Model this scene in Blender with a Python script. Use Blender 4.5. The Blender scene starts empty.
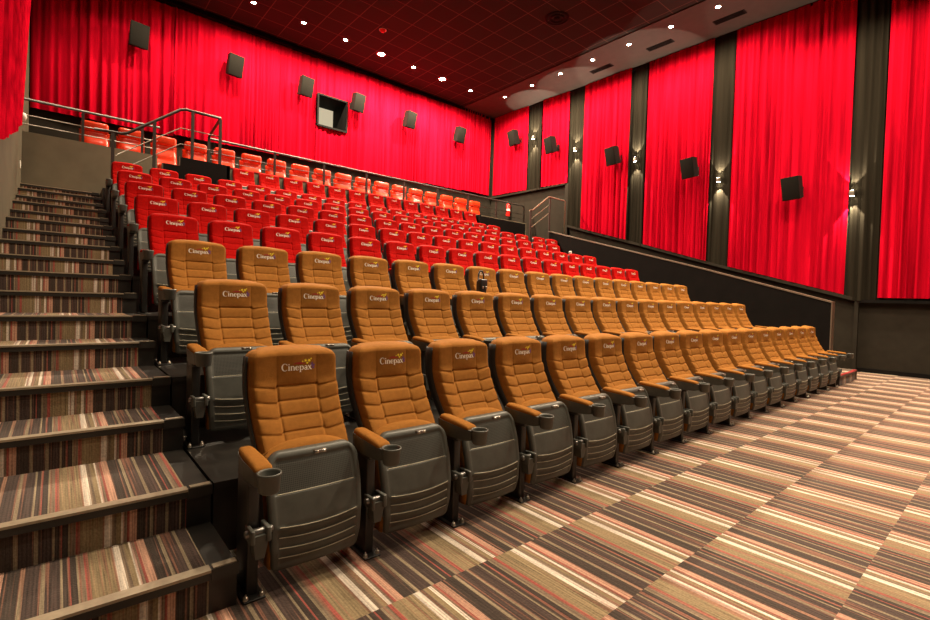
import bpy, math, random
import numpy as np
from mathutils import Matrix, Vector

D = bpy.data
SC = bpy.context.scene
C = SC.collection
PI = math.pi
sin, cos = math.sin, math.cos

# ------------------------------------------------------------------ view
SC.view_settings.view_transform = 'Standard'
SC.view_settings.look = 'None'
SC.view_settings.gamma = 1.0
SC.view_settings.use_curve_mapping = False
SC.view_settings.exposure = 0.0

# ------------------------------------------------------------------ materials
def mat(name, base, rough=0.6, metal=0.0, spec=0.5, sheen=0.0, emit=None, estr=0.0):
    m = D.materials.new(name); m.use_nodes = True
    b = m.node_tree.nodes['Principled BSDF']
    b.inputs['Base Color'].default_value = (*base, 1)
    b.inputs['Roughness'].default_value = rough
    b.inputs['Metallic'].default_value = metal
    b.inputs['Specular IOR Level'].default_value = spec
    if sheen:
        b.inputs['Sheen Weight'].default_value = sheen
        b.inputs['Sheen Roughness'].default_value = 0.5
    if emit:
        b.inputs['Emission Color'].default_value = (*emit, 1)
        b.inputs['Emission Strength'].default_value = estr
    return m

def N(m, t, **kw):
    n = m.node_tree.nodes.new(t)
    for k, v in kw.items(): setattr(n, k, v)
    return n

def L(m, a, b): m.node_tree.links.new(a, b)

def mottle(m, base, amount=0.12, scale=30, bump=0.0, bscale=200, coord='Object'):
    """slight colour variation and a fine bump, like woven cloth or scuffed paint"""
    b = m.node_tree.nodes['Principled BSDF']
    tc = N(m, 'ShaderNodeTexCoord')
    n = N(m, 'ShaderNodeTexNoise'); n.inputs['Scale'].default_value = scale; n.inputs['Detail'].default_value = 3
    L(m, tc.outputs[coord], n.inputs['Vector'])
    r = N(m, 'ShaderNodeValToRGB')
    r.color_ramp.elements[0].position = .3; r.color_ramp.elements[1].position = .7
    r.color_ramp.elements[0].color = (*[c * (1 - amount) for c in base], 1)
    r.color_ramp.elements[1].color = (*[min(1, c * (1 + amount)) for c in base], 1)
    L(m, n.outputs['Fac'], r.inputs['Fac']); L(m, r.outputs['Color'], b.inputs['Base Color'])
    if bump:
        n2 = N(m, 'ShaderNodeTexNoise'); n2.inputs['Scale'].default_value = bscale; n2.inputs['Detail'].default_value = 2
        L(m, tc.outputs[coord], n2.inputs['Vector'])
        bp = N(m, 'ShaderNodeBump'); bp.inputs['Strength'].default_value = bump; bp.inputs['Distance'].default_value = .01
        L(m, n2.outputs['Fac'], bp.inputs['Height']); L(m, bp.outputs['Normal'], b.inputs['Normal'])
    return m

def cloth(name, base, amount=.1, sheen=.25, rough=.85, bump=.25):
    return mottle(mat(name, base, rough, 0, .08, sheen), base, amount, 40, bump, 260)

M = {}
M['orange'] = cloth('orange brown woven fabric', (.30, .122, .024), sheen=.0)
M['red'] = cloth('red woven fabric', (.39, .0034, .0024), sheen=0)
M['plastic'] = mottle(mat('charcoal moulded plastic', (.082, .084, .074), .45, 0, .45), (.082, .084, .074), .12, 18)
M['shell'] = mat('black shell plastic and side shade', (.012, .011, .010), .5)
M['black'] = mottle(mat('black painted steel', (.016, .015, .014), .4), (.016, .015, .014), .25, 15)
M['steel'] = mat('bright bolt steel', (.55, .5, .42), .28, .9)
M['steelgrey'] = mat('dull hinge steel', (.22, .21, .20), .3, .8)
M['ribglint'] = mat('pale rib edge with painted highlight', (.46, .42, .30), .4)
M['rail'] = mat('dark bronze rail metal', (.026, .021, .016), .5, .2)
M['railbright'] = mat('brushed steel exit rail', (.34, .30, .22), .3, .7)
M['bar'] = mat('brushed rail bar metal', (.13, .11, .085), .45, .5)
M['cream'] = mat('cream embroidery thread', (.95, .88, .76), .7)
M['yellow'] = mat('yellow embroidery thread', (.95, .74, .03), .7)
M['logored'] = mat('dark red embroidery thread', (.36, .02, .012), .7)
M['purple'] = mat('purple embroidery thread', (.13, .04, .15), .7)
M['leather'] = mottle(mat('red orange leather', (.52, .034, .006), .42, 0, .10), (.52, .034, .006), .08, 12)
M['leather'].node_tree.nodes['Principled BSDF'].inputs['Coat Weight'].default_value = .6
M['leather'].node_tree.nodes['Principled BSDF'].inputs['Coat Roughness'].default_value = .22
M['speaker'] = mottle(mat('dark grey speaker cloth', (.011, .010, .008), .9, 0, .05), (.011, .010, .008), .15, 60)
M['speakerbox'] = mat('black speaker cabinet', (.008, .007, .006), .7, 0, .15)
M['dado'] = mottle(mat('dark brown grey wall covering', (.021, .017, .012), .85, 0, .12), (.021, .017, .012), .12, 6)
M['dadolight'] = mottle(mat('olive grey wall covering', (.15, .125, .079), .75), (.15, .125, .079), .10, 4)
M['leftwall'] = mottle(mat('olive brown stair wall', (.070, .057, .036), .85, 0, .12), (.070, .057, .036), .12, 3)
M['blackwall'] = mottle(mat('black painted board', (.005, .004, .0035), .8, 0, .1), (.005, .004, .0035), .2, 5)
M['cap'] = mottle(mat('brown grey capping board', (.115, .082, .056), .55), (.115, .082, .056), .1, 9)
M['tier'] = mottle(mat('black riser floor vinyl', (.016, .014, .012), .38), (.016, .014, .012), .3, 9)
M['nosing'] = mat('black rubber nosing', (.018, .016, .014), .4)
M['nosingtop'] = mottle(mat('worn aluminium nosing tread', (.34, .28, .20), .42, .3), (.34, .28, .20), .15, 30)
M['lit'] = mat('lit lamp lens', (1, 1, 1), .5, emit=(1, .86, .6), estr=60)
M['lamp'] = mat('lamp trim metal', (.25, .22, .18), .35, .7)
M['pane'] = mat('lit booth pane', (.5, .45, .35), .3, emit=(.72, .62, .42), estr=.26)
M['paneband'] = mat('booth counter edge', (.2, .18, .15), .5, emit=(.3, .26, .2), estr=.16)
M['ledred'] = mat('red step edge strip', (.22, .006, .007), .5, emit=(1, .04, .03), estr=.03)
M['white'] = mat('white plastic', (.75, .72, .65), .4)
M['extred'] = mat('red enamel cylinder', (.65, .015, .012), .3)
M['frontwall'] = mottle(mat('dark front wall', (.05, .042, .034), .8), (.05, .042, .034), .1, 4)

def drape_mat(name, base, sheen, amount):
    m = mat(name, base, .95, 0, 0, sheen)
    b = m.node_tree.nodes['Principled BSDF']
    tc = N(m, 'ShaderNodeTexCoord'); mp = N(m, 'ShaderNodeMapping'); mp.inputs['Scale'].default_value = (9, 9, .35)
    n = N(m, 'ShaderNodeTexNoise'); n.inputs['Scale'].default_value = 1.0; n.inputs['Detail'].default_value = 4
    L(m, tc.outputs['Object'], mp.inputs['Vector']); L(m, mp.outputs['Vector'], n.inputs['Vector'])
    r = N(m, 'ShaderNodeValToRGB'); r.color_ramp.elements[0].position = .3; r.color_ramp.elements[1].position = .72
    r.color_ramp.elements[0].color = (*[c * (1 - amount) for c in base], 1)
    r.color_ramp.elements[1].color = (*[min(1, c * (1 + amount)) for c in base], 1)
    L(m, n.outputs['Fac'], r.inputs['Fac']); L(m, r.outputs['Color'], b.inputs['Base Color'])
    return m
M['curtain'] = drape_mat('red velour drape', (.36, .0022, .0125), 0, .45)
M['darkdrape'] = drape_mat('olive black drape', (.016, .0135, .0095), 0, .35)

def carpet_mat():
    m = mat('striped loop carpet', (.2, .15, .1), .95, 0, .1, .15)
    b = m.node_tree.nodes['Principled BSDF']
    uv = N(m, 'ShaderNodeUVMap'); uv.uv_map = 'UVMap'
    sep = N(m, 'ShaderNodeSeparateXYZ'); L(m, uv.outputs['UV'], sep.inputs['Vector'])
    fr = N(m, 'ShaderNodeMath', operation='FRACT'); L(m, sep.outputs['X'], fr.inputs[0])
    r = N(m, 'ShaderNodeValToRGB'); cr = r.color_ramp; cr.interpolation = 'CONSTANT'
    tan, white, brown, pink = (.225, .165, .092), (.58, .50, .42), (.17, .12, .082), (.42, .235, .165)
    dark, plum, beige, red = (.048, .034, .027), (.058, .038, .032), (.24, .185, .12), (.28, .070, .055)
    st = [(0, tan), (.165, white), (.225, brown), (.26, tan), (.30, white), (.325, brown), (.345, red), (.365, pink), (.425, dark),
          (.535, beige), (.562, plum), (.665, beige), (.692, plum), (.79, beige), (.808, dark), (.845, red), (.857, dark), (.90, beige),
          (.915, brown), (.955, red), (.985, tan)]
    cr.elements[0].position, cr.elements[0].color = st[0][0], (*st[0][1], 1)
    cr.elements[1].position, cr.elements[1].color = st[1][0], (*st[1][1], 1)
    for p, c in st[2:]:
        e = cr.elements.new(p); e.color = (*c, 1)
    L(m, fr.outputs[0], r.inputs['Fac'])
    # fine loop lines along the pile
    mp = N(m, 'ShaderNodeMapping'); mp.inputs['Scale'].default_value = (75, 1.3, 1); L(m, uv.outputs['UV'], mp.inputs['Vector'])
    s = N(m, 'ShaderNodeTexNoise'); s.inputs['Scale'].default_value = 1; s.inputs['Detail'].default_value = 2; L(m, mp.outputs['Vector'], s.inputs['Vector'])
    no = N(m, 'ShaderNodeTexNoise'); no.inputs['Scale'].default_value = 55; no.inputs['Detail'].default_value = 3
    L(m, uv.outputs['UV'], no.inputs['Vector'])
    ad = N(m, 'ShaderNodeMath', operation='MULTIPLY_ADD'); ad.inputs[1].default_value = 2.2; ad.inputs[2].default_value = -.58
    L(m, s.outputs[0], ad.inputs[0])
    a2 = N(m, 'ShaderNodeMath', operation='ADD'); L(m, ad.outputs[0], a2.inputs[0]); L(m, no.outputs['Fac'], a2.inputs[1])
    mp2 = N(m, 'ShaderNodeMapping'); mp2.inputs['Scale'].default_value = (38, .4, 1); mp2.inputs['Location'].default_value = (3.3, 1, 0); L(m, uv.outputs['UV'], mp2.inputs['Vector'])
    s2 = N(m, 'ShaderNodeTexNoise'); s2.inputs['Scale'].default_value = 1; s2.inputs['Detail'].default_value = 0; L(m, mp2.outputs['Vector'], s2.inputs['Vector'])
    th = N(m, 'ShaderNodeMapRange'); th.inputs['From Min'].default_value = .60; th.inputs['From Max'].default_value = .68; th.inputs['To Max'].default_value = .75; L(m, s2.outputs['Fac'], th.inputs['Value'])
    mix = N(m, 'ShaderNodeMix', data_type='RGBA'); mix.inputs['B'].default_value = (.23, .105, .070, 1)
    L(m, th.outputs['Result'], mix.inputs['Factor']); L(m, r.outputs['Color'], mix.inputs['A'])
    mx = N(m, 'ShaderNodeVectorMath', operation='SCALE'); L(m, mix.outputs['Result'], mx.inputs[0]); L(m, a2.outputs[0], mx.inputs['Scale'])
    L(m, mx.outputs[0], b.inputs['Base Color'])
    bp = N(m, 'ShaderNodeBump'); bp.inputs['Strength'].default_value = .5; bp.inputs['Distance'].default_value = .004
    L(m, no.outputs['Fac'], bp.inputs['Height']); L(m, bp.outputs['Normal'], b.inputs['Normal'])
    return m
M['carpet'] = carpet_mat()

def ceiling_mat():
    m = mat('dark acoustic ceiling tile', (.03, .02, .016), .8, 0, .3)
    b = m.node_tree.nodes['Principled BSDF']
    tc = N(m, 'ShaderNodeTexCoord')
    br = N(m, 'ShaderNodeTexBrick'); br.offset = 0; br.squash = 1
    br.inputs['Scale'].default_value = 1
    br.inputs['Mortar Size'].default_value = .011; br.inputs['Mortar Smooth'].default_value = .1
    br.inputs['Brick Width'].default_value = .6; br.inputs['Row Height'].default_value = .6
    br.inputs['Color1'].default_value = (.016, .017, .0135, 1); br.inputs['Color2'].default_value = (.013, .014, .0115, 1)
    br.inputs['Mortar'].default_value = (.095, .050, .040, 1)
    mp = N(m, 'ShaderNodeMapping'); mp.inputs['Location'].default_value = (.21, .13, 0)
    L(m, tc.outputs['Object'], mp.inputs['Vector']); L(m, mp.outputs['Vector'], br.inputs['Vector'])
    L(m, br.outputs['Color'], b.inputs['Base Color'])
    return m
M['ceiling'] = ceiling_mat()
M['bulkhead'] = mottle(mat('brown plaster ceiling border', (.050, .040, .033), .8), (.050, .040, .033), .08, 5)

def perforated_mat():
    m = mat('perforated plastic', (.05, .047, .04), .5)
    b = m.node_tree.nodes['Principled BSDF']
    tc = N(m, 'ShaderNodeTexCoord'); mp = N(m, 'ShaderNodeMapping'); mp.inputs['Scale'].default_value = (120, 0, 120)
    v = N(m, 'ShaderNodeTexVoronoi'); v.inputs['Scale'].default_value = 1; v.inputs['Randomness'].default_value = 0
    L(m, tc.outputs['Object'], mp.inputs['Vector']); L(m, mp.outputs['Vector'], v.inputs['Vector'])
    r = N(m, 'ShaderNodeValToRGB'); r.color_ramp.elements[0].position = .30; r.color_ramp.elements[1].position = .38
    r.color_ramp.elements[0].color = (.022, .022, .019, 1); r.color_ramp.elements[1].color = (.072, .073, .064, 1)
    L(m, v.outputs['Distance'], r.inputs['Fac']); L(m, r.outputs['Color'], b.inputs['Base Color'])
    return m
M['perf'] = perforated_mat()

# ------------------------------------------------------------------ mesh helpers
class MB:
    def __init__(s): s.v = []; s.f = []; s.mi = []; s.uv = []; s.sm = []
    def add(s, vs, fs, mi=0, smooth=False, uvs=None):
        o = len(s.v); s.v += [tuple(map(float, p)) for p in vs]
        for k, f in enumerate(fs):
            s.f.append([o + i for i in f]); s.mi.append(mi); s.sm.append(smooth)
            s.uv.append(uvs[k] if uvs else None)
        return s
    def box(s, x0, x1, y0, y1, z0, z1, mi=0):
        vs = [(x, y, z) for z in (z0, z1) for y in (y0, y1) for x in (x0, x1)]
        return s.add(vs, [(0, 2, 3, 1), (4, 5, 7, 6), (0, 1, 5, 4), (2, 6, 7, 3), (0, 4, 6, 2), (1, 3, 7, 5)], mi)
    def hexa(s, p, mi=0):   # 4 bottom + 4 top points, both counter-clockwise
        return s.add(p, [(3, 2, 1, 0), (4, 5, 6, 7), (0, 1, 5, 4), (1, 2, 6, 5), (2, 3, 7, 6), (3, 0, 4, 7)], mi)
    def rbox(s, x0, x1, y0, y1, z0, z1, r=.01, mi=0, seg=3, smooth=True):
        """box with rounded edges (a superellipsoid-like grown box)"""
        cx, cy, cz = (x0 + x1) / 2, (y0 + y1) / 2, (z0 + z1) / 2
        hx, hy, hz = (x1 - x0) / 2 - r, (y1 - y0) / 2 - r, (z1 - z0) / 2 - r
        vs = []; fs = []; n = seg
        th = [(-PI / 2 + PI / 2 * i / n, -1) for i in range(n + 1)] + [(PI / 2 * i / n, 1) for i in range(n + 1)]
        ph = []
        for q in range(4):
            for i in range(n + 1):
                a = q * PI / 2 + PI / 2 * i / n
                ph.append((a, 1 if q in (0, 3) else -1, 1 if q in (0, 1) else -1))
        for t, sz in th:
            for a, sx, sy in ph:
                vs.append((cx + sx * hx + r * cos(t) * cos(a), cy + sy * hy + r * cos(t) * sin(a), cz + sz * hz + r * sin(t)))
        m = len(ph)
        for i in range(len(th) - 1):
            for j in range(m):
                fs.append((i * m + j, i * m + (j + 1) % m, (i + 1) * m + (j + 1) % m, (i + 1) * m + j))
        fs.append(tuple(reversed(range(m)))); fs.append(tuple((len(th) - 1) * m + j for j in range(m)))
        return s.add(vs, fs, mi, smooth)
    def tube(s, pts, r, n=10, mi=0, caps=True):
        pts = [Vector(p) for p in pts]; vs = []; fs = []
        for i, p in enumerate(pts):
            d = ((pts[min(i + 1, len(pts) - 1)] - p).normalized() + (p - pts[max(i - 1, 0)]).normalized())
            if d.length < 1e-6: d = pts[-1] - pts[0]
            d.normalize()
            a = d.cross(Vector((0, 0, 1)))
            if a.length < .05: a = d.cross(Vector((1, 0, 0)))
            a.normalize(); b = d.cross(a)
            k = 1.0
            if 0 < i < len(pts) - 1:
                k = 1 / max(.5, d.dot((pts[i + 1] - p).normalized()))
            rr = r[i] if isinstance(r, (list, tuple)) else r
            for j in range(n):
                t = 2 * PI * j / n; vs.append(p + (a * cos(t) + b * sin(t)) * rr * (1 if k < 1.01 else k ** .5))
        for i in range(len(pts) - 1):
            for j in range(n):
                fs.append((i * n + j, i * n + (j + 1) % n, (i + 1) * n + (j + 1) % n, (i + 1) * n + j))
        if caps:
            fs.append(tuple(range(n))); fs.append(tuple((len(pts) - 1) * n + j for j in range(n)))
        return s.add(vs, fs, mi, True)
    def lathe(s, prof, c, n=24, mi=0, axis='z'):
        vs = []; fs = []
        for r, h in prof:
            for j in range(n):
                a = 2 * PI * j / n
                q = (r * cos(a), r * sin(a), h)
                if axis == 'x': q = (h, r * cos(a), r * sin(a))
                if axis == 'y': q = (r * cos(a), h, r * sin(a))
                vs.append((c[0] + q[0], c[1] + q[1], c[2] + q[2]))
        for i in range(len(prof) - 1):
            for j in range(n):
                fs.append((i * n + j, i * n + (j + 1) % n, (i + 1) * n + (j + 1) % n, (i + 1) * n + j))
        return s.add(vs, fs, mi, True)
    def mesh(s, name, mats):
        me = D.meshes.new(name)
        me.from_pydata(s.v, [], s.f)
        for m in (mats if isinstance(mats, (list, tuple)) else [mats]): me.materials.append(m)
        me.polygons.foreach_set('material_index', s.mi)
        me.polygons.foreach_set('use_smooth', s.sm)
        if any(u is not None for u in s.uv):
            lay = me.uv_layers.new(name='UVMap'); flat = []
            for f, u in zip(s.f, s.uv):
                for k in range(len(f)): flat += list(u[k]) if u else [0, 0]
            lay.data.foreach_set('uv', flat)
        me.validate(); me.update()
        return me
    def build(s, name, mats, parent=None, loc=None):
        return link(name, s.mesh(name, mats), parent, loc)

def link(name, me, parent=None, loc=None):
    o = D.objects.new(name, me); C.objects.link(o)
    if parent is not None: o.parent = parent
    if loc is not None: o.location = loc
    return o

def fixn(me):
    import bmesh
    bm = bmesh.new(); bm.from_mesh(me); bmesh.ops.remove_doubles(bm, verts=bm.verts, dist=1e-5)
    bmesh.ops.recalc_face_normals(bm, faces=bm.faces); bm.to_mesh(me); bm.free(); return me

def tag(o, label, cat, group=None):
    o['label'] = label; o['category'] = cat
    if group: o['group'] = group
    return o

def struct(o, label=None):
    o['kind'] = 'structure'
    if label: o['label'] = label
    return o

def empty(name, loc=(0, 0, 0), rz=0):
    o = D.objects.new(name, None); C.objects.link(o); o.location = loc; o.rotation_euler = (0, 0, rz)
    o.empty_display_size = .1
    return o

def copy_tree(o, parent=None):
    c = o.copy(); C.objects.link(c)
    if parent is not None: c.parent = parent
    for ch in KIDS.get(o.name, []): copy_tree2(ch, c)
    return c
def copy_tree2(o, parent):
    c = o.copy(); C.objects.link(c); c.parent = parent
    for ch in KIDS.get(o.name, []): copy_tree2(ch, c)
    return c
KIDS = {}
def index_kids(root):
    stack = [root]
    allo = list(D.objects)
    by = {}
    for o in allo:
        if o.parent: by.setdefault(o.parent.name, []).append(o)
    while stack:
        o = stack.pop(); KIDS[o.name] = by.get(o.name, []); stack += KIDS[o.name]

def slab(F, Bk, mi_fn=None, smooth=True):
    """closed skin from a front and a back grid of points that share a rim"""
    n, m, _ = F.shape
    mb = MB(); vs = np.concatenate([F.reshape(-1, 3), Bk.reshape(-1, 3)])
    fs = []; mis = []
    o = n * m
    for i in range(n - 1):
        for j in range(m - 1):
            a, b, c, d = i * m + j, i * m + j + 1, (i + 1) * m + j + 1, (i + 1) * m + j
            fs.append((a, b, c, d)); mis.append(mi_fn(i, j) if mi_fn else 0)
            fs.append((o + d, o + c, o + b, o + a)); mis.append(0)
    rim = [j for j in range(m)] + [i * m + m - 1 for i in range(1, n)] + [(n - 1) * m + j for j in range(m - 2, -1, -1)] + [i * m for i in range(n - 2, 0, -1)]
    for k in range(len(rim)):
        a, b = rim[k], rim[(k + 1) % len(rim)]
        fs.append((b, a, o + a, o + b)); mis.append(0)
    mb.add(vs, fs, 0, smooth); mb.mi = mis
    return mb

# ================================================================== CINEMA SEAT
# local frame: x across, y towards the back, z up from the floor the seat stands on
SEAM_X = .102
SEAMS_Z = [.838, .768, .700, .632]
ZB, ZT, HW = .40, 1.034, .228

BZ = [.40, .50, .56, .62, .70, .78, .86, .94, 1.00, 1.05]
BF = [.095, .125, .152, .194, .247, .290, .314, .321, .323, .330]
BT = [.090, .100, .110, .118, .120, .118, .116, .112, .108, .100]
def back_c(z):      # where the back plane of the cushion runs
    return np.interp(z, BZ, BF) + np.interp(z, BZ, BT)

def back_front(x, z):
    """y of the cushion's front skin"""
    x = np.asarray(x, float); z = np.asarray(z, float)
    zt = ZT - .007 * (x / HW) ** 2
    e_top = np.clip((zt - z) / .042, 0, 1)
    d_side = np.clip((hw_at(z) - np.abs(x)) / .020, 0, 1)
    rnd = np.sqrt(np.clip(1 - (1 - d_side) ** 2.2, 0, 1)) * np.sqrt(np.clip(1 - (1 - e_top) ** 2, 0, 1))
    T = np.interp(z, BZ, BT)
    bol = 1 / (1 + np.exp(-(np.abs(x) - .130) / .016))
    low = np.clip((.87 - z) / .04, 0, 1)
    T = T + .014 * bol * (.25 + .75 * low)
    T = T + .008 * (1 - low) * np.cos(np.clip(x / SEAM_X, -1, 1) * PI / 2)
    for kq, zs in enumerate(SEAMS_Z):
        out = np.clip((np.abs(x) - SEAM_X) / .01, 0, 1)
        zz = zs + .16 * np.clip(np.abs(x) - SEAM_X, 0, 1) - .012 * out
        T = T - .0060 * np.exp(-((z - zz) / .0050) ** 2) - .0018 * np.exp(-((z - zz) / .016) ** 2)
    sx = np.exp(-((np.abs(x) - SEAM_X) / .0055) ** 2)
    T = T - .0070 * sx * (.22 + .78 * np.clip((SEAMS_Z[0] + .01 - z) / .01, 0, 1)) * np.clip((1.0 - z) / .03, 0, 1)
    return back_c(z) - T * rnd

def hw_at(z):
    d = np.clip(ZT - .012 - np.asarray(z, float), 0, 1)
    r = .055
    cut = np.where(d < r, r - np.sqrt(np.clip(r * r - (r - np.minimum(d, r)) ** 2, 0, None)), 0)
    return HW + np.interp(z, [.4, .6, .8, 1.0], [-.014, -.006, .000, -.003]) - cut

def backrest_mesh(fabric):
    zs = set(np.linspace(ZB, ZT - .012, 40))
    for s in SEAMS_Z: zs |= {s - .010, s - .0045, s, s + .0045, s + .010}
    for d in (.002, .006, .012, .020, .032): zs.add(ZT - .012 - d)
    zs = np.array(sorted(zs))
    us = set(np.linspace(-1, 1, 33))
    for s in (-1, 1):
        for k in (-.010, -.005, 0, .005, .010): us.add((s * SEAM_X + k) / HW)
        for k in (.99, .965, .93): us.add(s * k)
    us = np.array(sorted(us))
    F = np.zeros((len(zs) + 1, len(us), 3)); Bk = F.copy()
    for i, z in enumerate(zs):
        x = us * hw_at(z); F[i, :, 0] = x; F[i, :, 2] = z
        F[i, :, 1] = back_front(x, np.full_like(x, z)); Bk[i, :, 0] = x; Bk[i, :, 2] = z; Bk[i, :, 1] = back_c(z)
    x = us * hw_at(ZT - .012) * .98
    zt = ZT - .010 * us ** 2
    F[-1, :, 0] = x; F[-1, :, 2] = zt; F[-1, :, 1] = back_c(ZT - .01) - .006
    Bk[-1] = F[-1]; Bk[-1, :, 1] = back_c(ZT - .01)
    # crown rows follow the arched top
    for G in (F, Bk):
        for i in range(len(zs)):
            k = max(0, (zs[i] - (ZT - .08)) / .08)
            G[i, :, 2] -= .006 * k * us ** 2
    return fixn(slab(F, Bk).mesh('backrest', fabric))

def shell_mesh():
    zs = np.linspace(.30, .985, 16); us = np.array([-1, -.99, -.972, -.96, -.8, -.5, 0, .5, .8, .96, .972, .99, 1])
    F = np.zeros((16, 13, 3)); Bk = F.copy()
    for i, z in enumerate(zs):
        w = float(hw_at(min(z, 1.02))) + .004 - .03 * max(0, (.45 - z) / .15)
        F[i, :, 0] = Bk[i, :, 0] = us * w; F[i, :, 2] = Bk[i, :, 2] = z
        F[i, :, 1] = back_c(z) + .001 - .062 * (np.abs(us) > .985); Bk[i, :, 1] = back_c(z) + .036 - .026 * np.abs(us) ** 6  # black rim pulled forward stands in for shade on the cushion sides
    return fixn(slab(F, Bk).mesh('back_shell', M['shell']))

# ---- folded seat
def pan_y(z): return np.interp(z, [.09, .13, .20, .32, .45, .56, .61], [-.062, -.080, -.096, -.094, -.068, -.030, -.008])
PZB, PZT = .105, .615
def pan_hw(z):
    w = np.interp(z, [.10, .25, .45, .62], [.203, .216, .224, .222])
    r = .075; d = np.clip(PZT - np.asarray(z, float), 0, 1)
    w = w - np.where(d < r, r - np.sqrt(np.clip(r * r - (r - np.minimum(d, r)) ** 2, 0, None)), 0)
    r2 = .03; d = np.clip(np.asarray(z, float) - PZB, 0, 1)
    return w - np.where(d < r2, r2 - np.sqrt(np.clip(r2 * r2 - (r2 - np.minimum(d, r2)) ** 2, 0, None)), 0)
LOUV = [.315, .268, .222, .178]
def pan_relief(x, z):
    w = pan_hw(z); d = np.minimum(w - np.abs(x), np.minimum(PZT - z, (z - PZB)))
    inner = 1 / (1 + np.exp(-(d - .030) / .0022))
    r = -.010 * inner                                   # recessed inner panel
    sag = .016 * (1 - (x / .2) ** 2)
    band = 1 / (1 + np.exp(-(z - (.442)) / .0012))
    r = r + inner * .0065 * (1 - band) * (z > LOUV[0] - sag - .02)
    for k, zl in enumerate(LOUV):
        t = z - (zl - sag)
        nxt = .046
        r = r + inner * np.where((t < 0) & (t > -nxt), .0085 * (1 + t / nxt), 0)
    edge = np.clip(d / .014, 0, 1); r = r - .014 * (1 - np.sqrt(1 - (1 - edge) ** 2))
    return r
def pan_mesh():
    zs = set(np.linspace(PZB, PZT, 76))
    for k in (.439, .441, .443, .445): zs.add(k)
    for d in (.001, .003, .006): zs |= {PZB + d, PZT - d}
    zs = np.array(sorted(zs)); us = np.array(sorted(set(np.linspace(-1, 1, 41)) | {-.985, -.96, .96, .985, -.875, .875, -.855, .855}))
    F = np.zeros((len(zs), len(us), 3)); Bk = F.copy()
    for i, z in enumerate(zs):
        w = max(float(pan_hw(z)), .02); x = us * w
        F[i, :, 0] = Bk[i, :, 0] = x; F[i, :, 2] = Bk[i, :, 2] = z
        F[i, :, 1] = pan_y(z) - pan_relief(x, np.full_like(x, z)) + .012 * (x / .22) ** 2
        Bk[i, :, 1] = pan_y(z) + .040
    def mi(i, j):
        z = (zs[i] + zs[i + 1]) / 2; x = (us[j] + us[j + 1]) / 2 * .222
        return 1 if .447 < z < .573 and abs(x) < .180 else 0
    me = fixn(slab(F, Bk, mi, True).mesh('seat_pan', [M['plastic'], M['perf'], M['ribglint']]))
    mb = MB()
    for zl, sg in [(.4435, 0)] + [(zz, .016) for zz in LOUV]:
        pts = []
        for x in np.linspace(-.182, .182, 15):
            z = zl - sg * (1 - (x / .2) ** 2) + .001
            pts.append((x, float(pan_y(z) - pan_relief(np.array([x]), np.array([z - .002]))[0] + .012 * (x / .22) ** 2) - .0005, z))
        mb.tube(pts, .0021, 5, 2)  # pale tubes: the highlight on each louver edge, put in as colour
    import bmesh
    bm = bmesh.new(); bm.from_mesh(me); me2 = mb.mesh('ribs', [M['plastic'], M['perf'], M['ribglint']]); bm.from_mesh(me2); bm.to_mesh(me); bm.free(); D.meshes.remove(me2)
    return me

def cushion_mesh(fabric):
    zs = np.array([.12, .14, .18, .25, .35, .45, .52, .56, .585, .605, .618, .628, .636, .640]); us = np.linspace(-1, 1, 25)
    F = np.zeros((len(zs), 25, 3)); Bk = F.copy()
    for i, z in enumerate(zs):
        t = max(0, (z - .56) / .08)
        y0 = float(pan_y(min(z, .61))) + .030; y1 = float(pan_y(min(z, .61))) + np.interp(z, [.12, .3, .5, .6], [.11, .13, .15, .165])
        mid = (y0 + y1) / 2 - .015; k = math.sqrt(max(0, 1 - t ** 2.4)) if t > 0 else 1
        y0, y1 = mid + (y0 - mid) * max(k, .05), mid + (y1 - mid) * max(k, .05)
        w = .212
        x = us * w; zz = z - .045 * np.maximum(0, t) * np.abs(us) ** 2.6 - .012 * (np.abs(us) ** 4) * (t > 0)
        F[i, :, 0] = Bk[i, :, 0] = x; F[i, :, 2] = Bk[i, :, 2] = zz
        F[i, :, 1] = y0; Bk[i, :, 1] = y1 - .015 * us ** 6
    return fixn(slab(F, Bk).mesh('seat_cushion', fabric))

# ---- logo lettering, laid onto the cushion
def ribbon(pts, ws):
    pts = [Vector((p[0], p[1])) for p in pts]; out = []
    if not isinstance(ws, (list, tuple)): ws = [ws] * len(pts)
    ws = [q * 1.22 for q in ws]
    for i, p in enumerate(pts):
        d = pts[min(i + 1, len(pts) - 1)] - pts[max(i - 1, 0)]; d.normalize(); n = Vector((-d.y, d.x))
        out.append((p + n * ws[i] / 2, p - n * ws[i] / 2))
    return [[out[i][0], out[i][1], out[i + 1][1], out[i + 1][0]] for i in range(len(out) - 1)]
def arc(cx, cy, rx, ry, a0, a1, n=12):
    return [(cx + rx * cos(math.radians(a0 + (a1 - a0) * i / n)), cy + ry * sin(math.radians(a0 + (a1 - a0) * i / n))) for i in range(n + 1)]
def serif(x, y, w=.42, h=.07): return [[(x - w / 2, y), (x + w / 2, y), (x + w / 2, y + h), (x - w / 2, y + h)]]
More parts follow.
